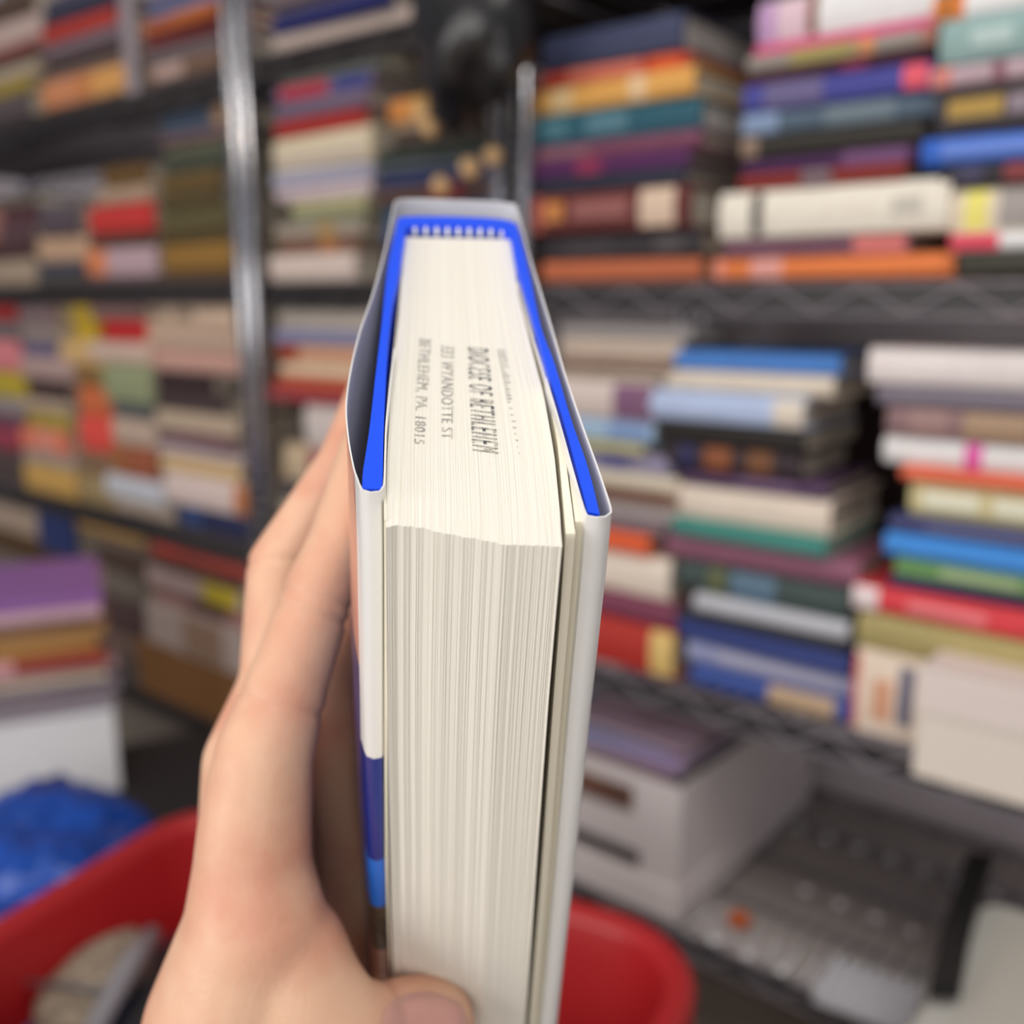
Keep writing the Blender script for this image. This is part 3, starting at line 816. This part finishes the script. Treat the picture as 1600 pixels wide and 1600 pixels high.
# white card box jutting out below the rightmost lower stack
q0 = at_depth(1434, 1050, .80); q1 = at_depth(1434, 1195, .80)
print('card box', q0, q1)
cb = thing('white_carton', 'cream-white carton jutting out at the right end of the lower shelf', 'box', (q0.x, .945, Z(-.448)), 0)
cz = on_y(1436, 1045, .93).z-Z(-.448); czb = on_y(1432, 1192, .93).z-Z(-.448)
print('cz', cz, czb)
cx = on_y(1434, 1100, .93).x
cb.location.x = cx
obj('body', box_bm(0, .34, -.015, .24, .0004, cz, bevel=.002), mat('cream_card', (240, 230, 216), rough=.6, noise=.02, nscale=6), cb)
obj('lid', box_bm(-.002, .342, -.017, .242, cz-.042, cz+.001, bevel=.002), mat('cream_card_lid', (240, 228, 220), rough=.6), cb)

# ------------------------------------------------------------------ the held hardback
K = .87
RB = np.array([[0.9972, -0.0604, 0.043], [-0.0011, -0.5927, -0.8054], [0.0742, 0.8032, -0.5911]])
TB = np.array([-0.0288, 0.0033, 0.2163])*K
BT = .04*K                                   # thickness of the text block
Mc = Matrix(((RT.x, -UP.x, FW.x), (RT.y, -UP.y, FW.y), (RT.z, -UP.z, FW.z)))   # camera axes -> world
Rw = Mc @ Matrix([list(r) for r in RB])
tw_ = EYE + Mc @ Vector(TB)
MB = Matrix.Translation(tw_) @ Rw.to_4x4()
MBi = MB.inverted()
held = bpy.data.objects.new('hardcover_book', None); COL.objects.link(held)
held.matrix_world = MB
held.empty_display_size = .05
tag(held, 'thick hardback in white jacket held upright in a hand, cream page edges facing us', 'book')
def plane_hit(px, py, axis, val):
    e = MBi @ EYE; d = (MBi.to_3x3() @ ray(px, py))
    return e + d*((val-e[axis])/d[axis])
def tp(px, py, z=0.0):
    p = plane_hit(px, py, 2, z); return (p.x, p.y)
def fp(px, py, y=0.0):
    p = plane_hit(px, py, 1, y); return (p.x, p.z)

XLc = sorted((tp(*q)[1], tp(*q)[0]) for q in [(603,822),(605,711),(612,596),(623,495),(631,372)])
XRc = sorted((tp(*q)[1], tp(*q)[0]) for q in [(878,853),(874,790),(866,711),(849,615),(836,567),(810,464),(800,373)])
def interp(tab, v):
    xs = [a for a, b in tab]; ys = [b for a, b in tab]
    return float(np.interp(v, xs, ys))
front = sorted(tp(*q) for q in [(603,824),(621,821),(645,822),(667,826),(692,833),(727,839),(759,845),(784,850),(822,852),(850,853),(878,855)])
yR = front[-1][1]
ZL = sorted((z, x) for x, z in [fp(*q, 0.0) for q in [(603,824),(604,1000),(606,1175),(611,1400),(614,1500)]])
ZR = sorted((z, x) for x, z in [fp(*q, yR) for q in [(878,855),(867,980),(857,1100),(842,1300),(822,1580)]])
def ext(tab, z):
    if z < tab[0][0]:
        (z0, x0), (z1, x1) = tab[0], tab[1]
        return x0+(x1-x0)/(z1-z0)*(z-z0)*.6
    return interp(tab, z)
def dL(z): return ext(ZL, z)-ZL[-1][1]
def dR(z): return ext(ZR, z)-ZR[-1][1]
BH = .235
W_SP = tp(715, 372)[1]
rng = random.Random(3)
NC = 190
jit = [0]
for i in range(NC+1):
    jit.append(jit[-1]*.75+rng.gauss(0, .00007))
jz = [rng.gauss(0, .00005) for _ in range(NC+1)]
def PB(c, s, z):
    """c across the pages, s from fore edge to spine, z height"""
    i = min(NC, int(round(c*NC)))
    xl0 = interp(XLc, 0); xr0 = interp(XRc, yR)
    y0 = float(np.interp(xl0+(xr0-xl0)*c, [a for a, b in front], [b for a, b in front]))
    y = y0+(W_SP-y0)*s
    xl = interp(XLc, y)+dL(z); xr = interp(XRc, y)+dR(z)
    dz = jz[i]*(1 if z > -.001 else 0)
    y += jit[i]*(1-s)**6 if s < 1 else 0
    return (xl+(xr-xl)*c, y, z+dz)
bm = bmesh.new()
def grid(fn, nu, nv):
    V = [[bm.verts.new(fn(u/nu, v/nv)) for v in range(nv+1)] for u in range(nu+1)]
    for u in range(nu):
        for v in range(nv):
            bm.faces.new((V[u][v], V[u+1][v], V[u+1][v+1], V[u][v+1]))
grid(lambda u, v: PB(u, v, 0), NC, 26)
grid(lambda u, v: PB(u, 0, -BH*v), NC, 40)
grid(lambda u, v: PB(u, v, -BH), NC, 26)
grid(lambda u, v: PB(u, 1, -BH*v), NC, 40)
grid(lambda u, v: PB(0, u, -BH*v), 26, 40)
grid(lambda u, v: PB(1, u, -BH*v), 26, 40)
bmesh.ops.remove_doubles(bm, verts=bm.verts, dist=1e-6)
bmesh.ops.recalc_face_normals(bm, faces=bm.faces)
block = obj('page_block', bm, pages_mat('cream_page_edges', (238, 235, 224), gain=1.0, axis='X', scale=2900, contrast=.085, bump=.25, dist=.0002), held, smooth=False)

# shared sideways shift of the covers with height
def cov_tab(pts, y): return sorted((z, x) for x, z in [fp(*q, y) for q in pts])
yRc = tp(940, 806, .003)[1]; yLc = tp(583, 768, .003)[1]
CR_ = cov_tab([(952,806),(943,900),(921,1100),(897,1340),(870,1580)], yRc)
CL_ = cov_tab([(560,800),(567,1175),(572,1350),(582,1525)], yLc)
def shift(x, z):
    k = min(1, max(0, x/BT))
    sl = ext(CL_, z)-CL_[-1][1]; sr = ext(CR_, z)-CR_[-1][1]
    return sl*(1-k)+sr*k
def resample(pts, n, smooth=True):
    P = [Vector((a, b, 0)) for a, b in pts]
    if smooth:                                    # Catmull-Rom
        Q = []
        for i in range(len(P)-1):
            p0 = P[max(0, i-1)]; p1 = P[i]; p2 = P[i+1]; p3 = P[min(len(P)-1, i+2)]
            m = 6
            for j in range(m):
                t = j/m
                Q.append(.5*((2*p1)+(p2-p0)*t+(2*p0-5*p1+4*p2-p3)*t*t+(3*p1-3*p2+p3-p0)*t**3))
        Q.append(P[-1]); P = Q
    if not n: return [(p.x, p.y) for p in P]
    d = [0]
    for a, b in zip(P, P[1:]): d.append(d[-1]+(b-a).length)
    out = []
    for i in range(n):
        t = d[-1]*i/(n-1)
        out.append((float(np.interp(t, d, [p.x for p in P])), float(np.interp(t, d, [p.y for p in P]))))
    return out
def ribbon(name, A, B, zs, mats, matfn, parent, cap_m=0):
    """slab between plan curves A (outer) and B (inner), swept down through levels zs"""
    bm = bmesh.new(); n = len(A)
    VA = [[bm.verts.new((x+shift(x, z), y, z)) for x, y in A] for z in zs]
    VB = [[bm.verts.new((x+shift(x, z), y, z)) for x, y in B] for z in zs]
    def f(vs, mi):
        fc = bm.faces.new(vs); fc.material_index = mi; fc.smooth = True
    for j in range(len(zs)-1):
        zm = (zs[j]+zs[j+1])/2
        for i in range(n-1):
            f((VA[j][i], VA[j][i+1], VA[j+1][i+1], VA[j+1][i]), matfn('out', i/(n-1), zm, A[i]))
            f((VB[j][i], VB[j+1][i], VB[j+1][i+1], VB[j][i+1]), matfn('in', i/(n-1), zm, B[i]))
        f((VA[j][0], VA[j+1][0], VB[j+1][0], VB[j][0]), cap_m); f((VA[j][-1], VB[j][-1], VB[j+1][-1], VA[j+1][-1]), cap_m)
    for i in range(n-1):
        f((VA[0][i], VB[0][i], VB[0][i+1], VA[0][i+1]), cap_m); f((VA[-1][i], VA[-1][i+1], VB[-1][i+1], VB[-1][i]), cap_m)
    bmesh.ops.recalc_face_normals(bm, faces=bm.faces)
    for e in bm.edges:
        if len(e.link_faces) == 2 and e.calc_face_angle(0) > .9: e.smooth = False
    return obj(name, bm, None, parent, mats=mats)
ZT = .0030
outer = [tp(*q, ZT) for q in [(566,764),(567,737),(577.5,668),(587,585),(596,510),(606,418),(620,350),(626,339),(700,338),(770,341),(800,346),(808,354),(825,418),(845,510),(866,567),(892,654),(918,728),(937,803)]]
inner = [tp(*q, ZT) for q in [(597,764),(598,737),(600,654),(606,539),(614,470),(621,441),(633,366),(637,353),(700,352),(770,355),(793,358),(798,364),(808,415),(836,510),(856,582),(879,654),(901,734),(918,800)]]
N_ = 90
oA, iA = resample(outer, N_), resample(inner, N_)
CLOTH = mat('blue_board_cloth', (0, 80, 250), rough=.5, noise=.03, nscale=200, gain=1.0)
ribbon('cover_boards', oA, iA, [ZT, ZT-.0008]+[-.01-.0228*i for i in range(11)], [CLOTH, mat('board_side_bounce_tint', (150, 154, 186), rough=.6)], lambda side, t, z, p: 1 if side == 'out' and z < ZT-.0009 else 0, held)  # board sides coloured grey-blue to mute blue bounce light inside the jacket

# printed jacket
JZ = .0034
jpath = [(616,545),(604.5,650),(602,700),(600.8,745),(598.5,762),(590,768.5),(575,768.5),(565,764),(559,750),(552,728),(544,682),(541,631),(549,573),(563,516),(583,458),(602,389),(614,330),(618,315),(628,311),(660,310.5),(700,312),(760,314),(798,318),(807,326),(826,395),(845,457),(863,516),(883,585),(909,662),(935,734),(954,792),(955,800),(948,806.5),(930,808),(918,806),(911,790),(896,738),(873,656),(853,590)]
jp = resample([tp(*q, JZ) for q in jpath], 260)
def offset(path, d):
    out = []
    for i, (x, y) in enumerate(path):
        a = Vector(path[max(0, i-1)]); b = Vector(path[min(len(path)-1, i+1)])
        t = (b-a).normalized(); out.append((x-t.y*d, y+t.x*d))
    return out
jo, ji = offset(jp, .00016), offset(jp, -.00016)
zf = lambda py: fp(590, py, yLc)[1]
z_w, z_n, z_b, z_d = zf(1181), zf(1341), zf(1413), zf(1481)
zs = [JZ, JZ-.001, -.01, -.03, -.05, z_w, (z_w+z_n)/2, z_n, z_b, z_d, z_d-.012, z_d-.03, -.19, -.236]
JW = mat('jacket_white', (238, 238, 236), rough=.35, coat=.25, bump=.15, nscale=120)
JI = mat('jacket_inside', (236, 236, 242), rough=.6)
JN = mat('jacket_navy', (14, 44, 134), rough=.25, coat=.4)
JB = mat('jacket_light_blue', (24, 116, 226), rough=.3, coat=.4)
JD = mat('jacket_photo_dark', (74, 66, 54), rough=.3, noise=.6, nscale=260, coat=.4)
JP = mat('jacket_photo_warm', (190, 140, 120), rough=.3, noise=.35, nscale=180, coat=.4)
JS = mat('jacket_salmon', (222, 150, 126), rough=.3, noise=.12, nscale=60, coat=.4)
JV = mat('jacket_violet', (70, 62, 128), rough=.3, noise=.3, nscale=60, coat=.4)
y_fold = tp(560, 752, JZ)[1]
s_acc = jp
def jm(side, t, z, p):
    x, y = p
    left = t < .45 and x < BT*.3
    # the path first runs along the inner flap, then the fore-edge fold, then outside
    i = int(round(t*(len(jp)-1)))
    if side == 'in': return PRINT(i, z) if OUTSIDE == 'in' else 1
    return PRINT(i, z) if OUTSIDE == 'out' else 1
i_fold0 = min(range(len(jp)//3), key=lambda i: (Vector(jp[i])-Vector(tp(600.8, 745, JZ))).length)
i_fold1 = min(range(len(jp)//3), key=lambda i: (Vector(jp[i])-Vector(tp(560, 752, JZ))).length)
i_spine = min(range(len(jp)), key=lambda i: (Vector(jp[i])-Vector(tp(616, 322, JZ))).length)
OUTSIDE = 'in' if jo[(i_fold0+i_fold1)//2][1] > ji[(i_fold0+i_fold1)//2][1] else 'out'
def PRINT(i, z):
    if i > i_spine or i < i_fold0-6: return 0
    if i > i_fold1: 
        return 6 if z > z_w+.028 else 7
    if z > z_w: return 0
    if z > z_n: return 2
    if z > z_b: return 3
    if z > z_d: return 4
    return 5
jk = ribbon('dust_jacket', jo, ji, zs, [JW, JI, JN, JB, JD, JP, JS, JV], jm, held, cap_m=0)

def offset2(path, d):
    n = len(path)-1; q = offset(path, 1.0)
    return [(x+(qx-x)*d*(.1+.9*(i/n)**1.3), y+(qy-y)*d*(.1+.9*(i/n)**1.3)) for i, ((x, y), (qx, qy)) in enumerate(zip(path, q))]
# loose leaves at both ends of the block
LEAF = mat('endpaper', (240, 234, 214), rough=.7)
for k, (pts, th) in enumerate([([(627,430),(616,540),(607,620),(603,700),(601.5,770),(602.5,812)], .00025), ([(808,440),(820,490),(851,590),(873,680),(883,760),(891,834)], .0009), ([(810,440),(825,492),(860,592),(885,684),(896,760),(904,815)], .0007)]):
    c = resample([tp(*q, .0004) for q in pts], 24)
    ribbon('endpaper', offset2(c, th), offset2(c, -th), [.0004-.0196*i for i in range(13)], [LEAF], lambda *a: 0, held)

# headband: row of small white stitches over a blue core
y_h = tp(715, 365, .001)[1]
x0h, x1h = tp(640, 362, .001)[0], tp(792, 364, .001)[0]
bm = bmesh.new(); add_tube(bm, [(x0h, y_h+.001, .0006), ((x0h+x1h)/2, y_h+.001, .0008), (x1h, y_h+.001, .0006)], .0012, n=8)
hb = obj('headband', bm, mat('headband_blue', (52, 84, 190), rough=.8), held, smooth=True)
for i in range(9):
    x = x0h+(x1h-x0h)*(i+.5)/9
    bm = bmesh.new()
    add_tube(bm, [(x, y_h+.001+math.sin(a)*.0013, .0007+math.cos(a)*.0013) for a in [math.radians(d) for d in range(-110, 111, 20)]], .00062, n=6)
    obj('headband_stitch', bm, mat('stitch_white', (236, 236, 240), rough=.8), hb, smooth=True)

# ink stamp on the head of the block
INK = bpy.data.materials.new('stamp_ink'); INK.use_nodes = True
nt = INK.node_tree; bs = nt.nodes['Principled BSDF']; bs.inputs['Roughness'].default_value = .8
tc = nt.nodes.new('ShaderNodeTexCoord'); nz = nt.nodes.new('ShaderNodeTexNoise'); nz.inputs['Scale'].default_value = 420; nz.inputs['Detail'].default_value = 3
rp = nt.nodes.new('ShaderNodeValToRGB'); rp.color_ramp.elements[0].position = .42; rp.color_ramp.elements[0].color = (.075, .08, .085, 1)
rp.color_ramp.elements[1].position = .64; rp.color_ramp.elements[1].color = (.60, .57, .50, 1)
nt.links.new(tc.outputs['Object'], nz.inputs['Vector']); nt.links.new(nz.outputs['Fac'], rp.inputs['Fac']); nt.links.new(rp.outputs['Color'], bs.inputs['Base Color'])
INK2 = INK.copy(); INK2.name = 'faded_ink'
INK2.node_tree.nodes['Color Ramp'].color_ramp.elements[0].color = (.26, .26, .25, 1)
INK2.node_tree.nodes['Color Ramp'].color_ramp.elements[0].position = .34
def stamp(text, sb, st, eb, et, m, bold=0.0, space=1.12):
    cu = bpy.data.curves.new('stamp', 'FONT'); cu.body = text; cu.size = 1.0; cu.offset = bold; cu.space_character = space; cu.resolution_u = 3
    to = bpy.data.objects.new('stamp', cu); COL.objects.link(to)
    dg = bpy.context.evaluated_depsgraph_get()
    me = bpy.data.meshes.new_from_object(to.evaluated_get(dg))
    bpy.data.objects.remove(to); bpy.data.curves.remove(cu)
    xs = [v.co.x for v in me.vertices]; ys = [v.co.y for v in me.vertices]
    xa, xb, ya, yb = min(xs), max(xs), 0.0, .73
    c = [Vector((*tp(*q), 0)) for q in (sb, st, eb, et)]
    for v in me.vertices:
        u = (v.co.x-xa)/(xb-xa); w = (v.co.y-ya)/(yb-ya)
        p = (c[0]*(1-w)+c[1]*w)*(1-u)+(c[2]*(1-w)+c[3]*w)*u
        v.co = (p.x, p.y, .00022)
    me.materials.clear(); me.materials.append(m)
    o = bpy.data.objects.new('stamped_text', me); COL.objects.link(o); o.parent = block
    return o
stamp('DIOCESE OF BETHLEHEM', (730,543), (765,547), (738,704), (782,710), INK, bold=.0, space=1.3)
stamp('333 WYANDOTTE ST', (689,540), (711,543), (690,686), (708,686), INK2, bold=-.004)
stamp('BETHLEHEM, PA. 18015', (655,530), (675,532), (647,693), (664,695), INK2, bold=-.002)
# top line of the stamp: illegible smear of thin marks
bm = bmesh.new()
r2 = random.Random(5)
for i in range(34):
    u = i/33
    if u > .5 and i % 2: continue
    px = 776+(811-776)*u; py = 547+(713-547)*u
    wd = (14*(1-u)+2)*r2.uniform(.5, 1)
    a = [tp(px, py), tp(px+wd, py+1), tp(px+wd, py+2.2), tp(px, py+1.4)]
    bm.faces.new([bm.verts.new((x, y, .00022)) for x, y in a])
obj('stamped_smear', bm, INK2, block)

# ------------------------------------------------------------------ the hand
def hp(px, py, d): return at_depth(px, py, d)
chains = [
 [(590,640,.300,7.2),(556,765,.283,8.6),(530,850,.277,9.0),(497,930,.273,9.9),(452,1060,.267,10.8),(412,1185,.262,13.2),(398,1300,.262,15),(395,1359,.262,15.6),(400,1450,.262,19),(372,1600,.268,25),(330,1850,.28,28)],
 [(580,600,.335,7.0),(535,725,.322,8.4),(437,885,.304,10.0),(427,1068,.296,10.2),(389,1192,.287,13.4),(392,1400,.288,16),(380,1620,.29,20),(335,1850,.29,27)],
 [(600,790,.352,6.8),(552,850,.345,8),(480,960,.332,9),(425,1190,.312,12),(430,1420,.312,15),(400,1640,.305,19),(350,1850,.300,26)],
 [(592,930,.368,6.2),(555,980,.360,7.2),(520,1070,.350,8.6),(505,1250,.335,13),(515,1430,.325,18),(470,1660,.32,20),(360,1850,.305,25)],
 [(668,1601,.280,13.6),(640,1604,.277,13.4),(600,1612,.272,12.8),(530,1618,.262,14.5),(470,1560,.262,17),(440,1500,.264,18),(400,1640,.268,24),(340,1850,.28,28)],
 [(330,1850,.28,28),(300,2100,.29,29),(250,2600,.33,36),(180,3300,.40,42)],
 [(350,1850,.302,26),(320,2100,.305,28),(260,2600,.35,35),(200,3300,.42,42)],
]
bm = bmesh.new()
def hull(p, r, q, s):
    V = []
    for c, rad in ((p, r), (q, s)):
        ret = bmesh.ops.create_icosphere(bm, subdivisions=3, radius=rad, matrix=Matrix.Translation(c))
        V += ret['verts']
    res = bmesh.ops.convex_hull(bm, input=bm.verts[:], use_existing_faces=False)
    dead = list({g for g in res['geom_interior'] if isinstance(g, bmesh.types.BMVert) and g.is_valid})
    if dead: bmesh.ops.delete(bm, geom=dead, context='VERTS')
parts_bm = []
me_all = bpy.data.meshes.new('hand')
verts, faces = [], []
for ch in chains:
    P = [hp(a, b, d) for a, b, d, r in ch]; R = [c[3]/1000 for c in ch]
    for i in range(len(P)-1):
        bm = bmesh.new()
        hull(P[i], R[i], P[i+1], R[i+1])
        # drop leftover interior sphere faces: keep only hull
        bm.verts.ensure_lookup_table()
        idx = {v: len(verts)+k for k, v in enumerate(bm.verts)}
        verts += [v.co.copy() for v in bm.verts]
        faces += [[idx[v] for v in f.verts] for f in bm.faces]
        bm.free()
me_all.from_pydata(verts, [], faces)
tmp = bpy.data.objects.new('hand', me_all); COL.objects.link(tmp)
md = tmp.modifiers.new('r', 'REMESH'); md.mode = 'VOXEL'; md.voxel_size = .0013; md.adaptivity = 0
sm = tmp.modifiers.new('s', 'SMOOTH'); sm.factor = .6; sm.iterations = 9
dg = bpy.context.evaluated_depsgraph_get()
hm = bpy.data.meshes.new_from_object(tmp.evaluated_get(dg))
bpy.data.objects.remove(tmp)
for p in hm.polygons: p.use_smooth = True
org = hp(380, 1500, .28)
hm.transform(Matrix.Translation(-org))
def skin_mat(name, c0, c1):
    m = bpy.data.materials.new(name); m.use_nodes = True
    nt = m.node_tree; b = nt.nodes['Principled BSDF']
    tc = nt.nodes.new('ShaderNodeTexCoord'); n = nt.nodes.new('ShaderNodeTexNoise'); n.inputs['Scale'].default_value = 38; n.inputs['Detail'].default_value = 4
    r = nt.nodes.new('ShaderNodeValToRGB'); r.color_ramp.elements[0].position = .38; r.color_ramp.elements[1].position = .62
    r.color_ramp.elements[0].color = (*c0, 1); r.color_ramp.elements[1].color = (*c1, 1)
    nt.links.new(tc.outputs['Object'], n.inputs['Vector']); nt.links.new(n.outputs['Fac'], r.inputs['Fac']); nt.links.new(r.outputs['Color'], b.inputs['Base Color'])
    w = nt.nodes.new('ShaderNodeTexNoise'); w.inputs['Scale'].default_value = 700; w.inputs['Detail'].default_value = 3
    nt.links.new(tc.outputs['Object'], w.inputs['Vector'])
    bp = nt.nodes.new('ShaderNodeBump'); bp.inputs['Strength'].default_value = .25; bp.inputs['Distance'].default_value = .0006
    nt.links.new(w.outputs['Fac'], bp.inputs['Height']); nt.links.new(bp.outputs['Normal'], b.inputs['Normal'])
    b.inputs['Roughness'].default_value = .5
    b.inputs['Subsurface Weight'].default_value = .25
    b.inputs['Subsurface Radius'].default_value = (.006, .0022, .0012); b.inputs['Subsurface Scale'].default_value = 1.0
    return m
for (px, py, d), (qx, qy, qd), dep in [((497, 938, .273), (478, 1000, .270), .0007), ((492, 962, .272), (475, 1020, .270), .0008), ((470, 1108, .266), (450, 1170, .264), .0007), ((437, 885, .304), (432, 950, .300), .0006), ((598, 1610, .272), (640, 1606, .277), .0005), ((590, 1610, .271), (640, 1606, .277), .0005)]:
    J = hp(px, py, d)-org; ax = (hp(qx, qy, qd)-hp(px, py, d)).normalized()      # flexion creases at the joints
    for v in hm.vertices:
        r = v.co-J
        if r.length < .017:
            k = math.exp(-(r.dot(ax)/.0013)**2)
            if k > .02: v.co -= (r-ax*r.dot(ax)).normalized()*dep*k
hm.materials.clear(); hm.materials.append(skin_mat('skin', (.67, .33, .22), (.74, .46, .31)))
hand = bpy.data.objects.new('hand', hm); COL.objects.link(hand); hand.location = org
tag(hand, 'left hand and wrist gripping the white-jacketed hardback, thumb across its page edges', 'hand')
# thumbnail laid on the thumb
bvh = BVHTree.FromPolygons([v.co+org for v in hm.vertices], [list(p.vertices) for p in hm.polygons])
bm = bmesh.new()
NU, NV = 16, 12
top = {}
cx_, cy_, rx_, ry_ = 665, 1640, 72, 90
for u in range(NU+1):
    for v in range(NV+1):
        a = -1+2*u/NU; b = -1+2*v/NV
        # squircle outline
        qx = a*math.sqrt(1-.38*b*b); qy = b*math.sqrt(1-.38*a*a)
        px = cx_+qx*rx_+qy*4; py = cy_+qy*ry_
        hit, nrm, ix, dist = bvh.ray_cast(EYE, ray(px, py).normalized())
        if hit is None: continue
        e = max(abs(a), abs(b))
        top[(u, v)] = bm.verts.new(hit-org+nrm*(.0005 if e < .99 else .0001)-ray(px, py).normalized()*.0002)
for u in range(NU):
    for v in range(NV):
        k = [(u, v), (u+1, v), (u+1, v+1), (u, v+1)]
        if all(q in top for q in k): bm.faces.new([top[q] for q in k])
ret = bmesh.ops.solidify(bm, geom=bm.faces[:], thickness=-.0004)
bmesh.ops.recalc_face_normals(bm, faces=bm.faces)
nail = obj('thumbnail', bm, mat('nail_pink', (255, 200, 188), rough=.28, coat=.8, gain=1.0), hand, smooth=True)
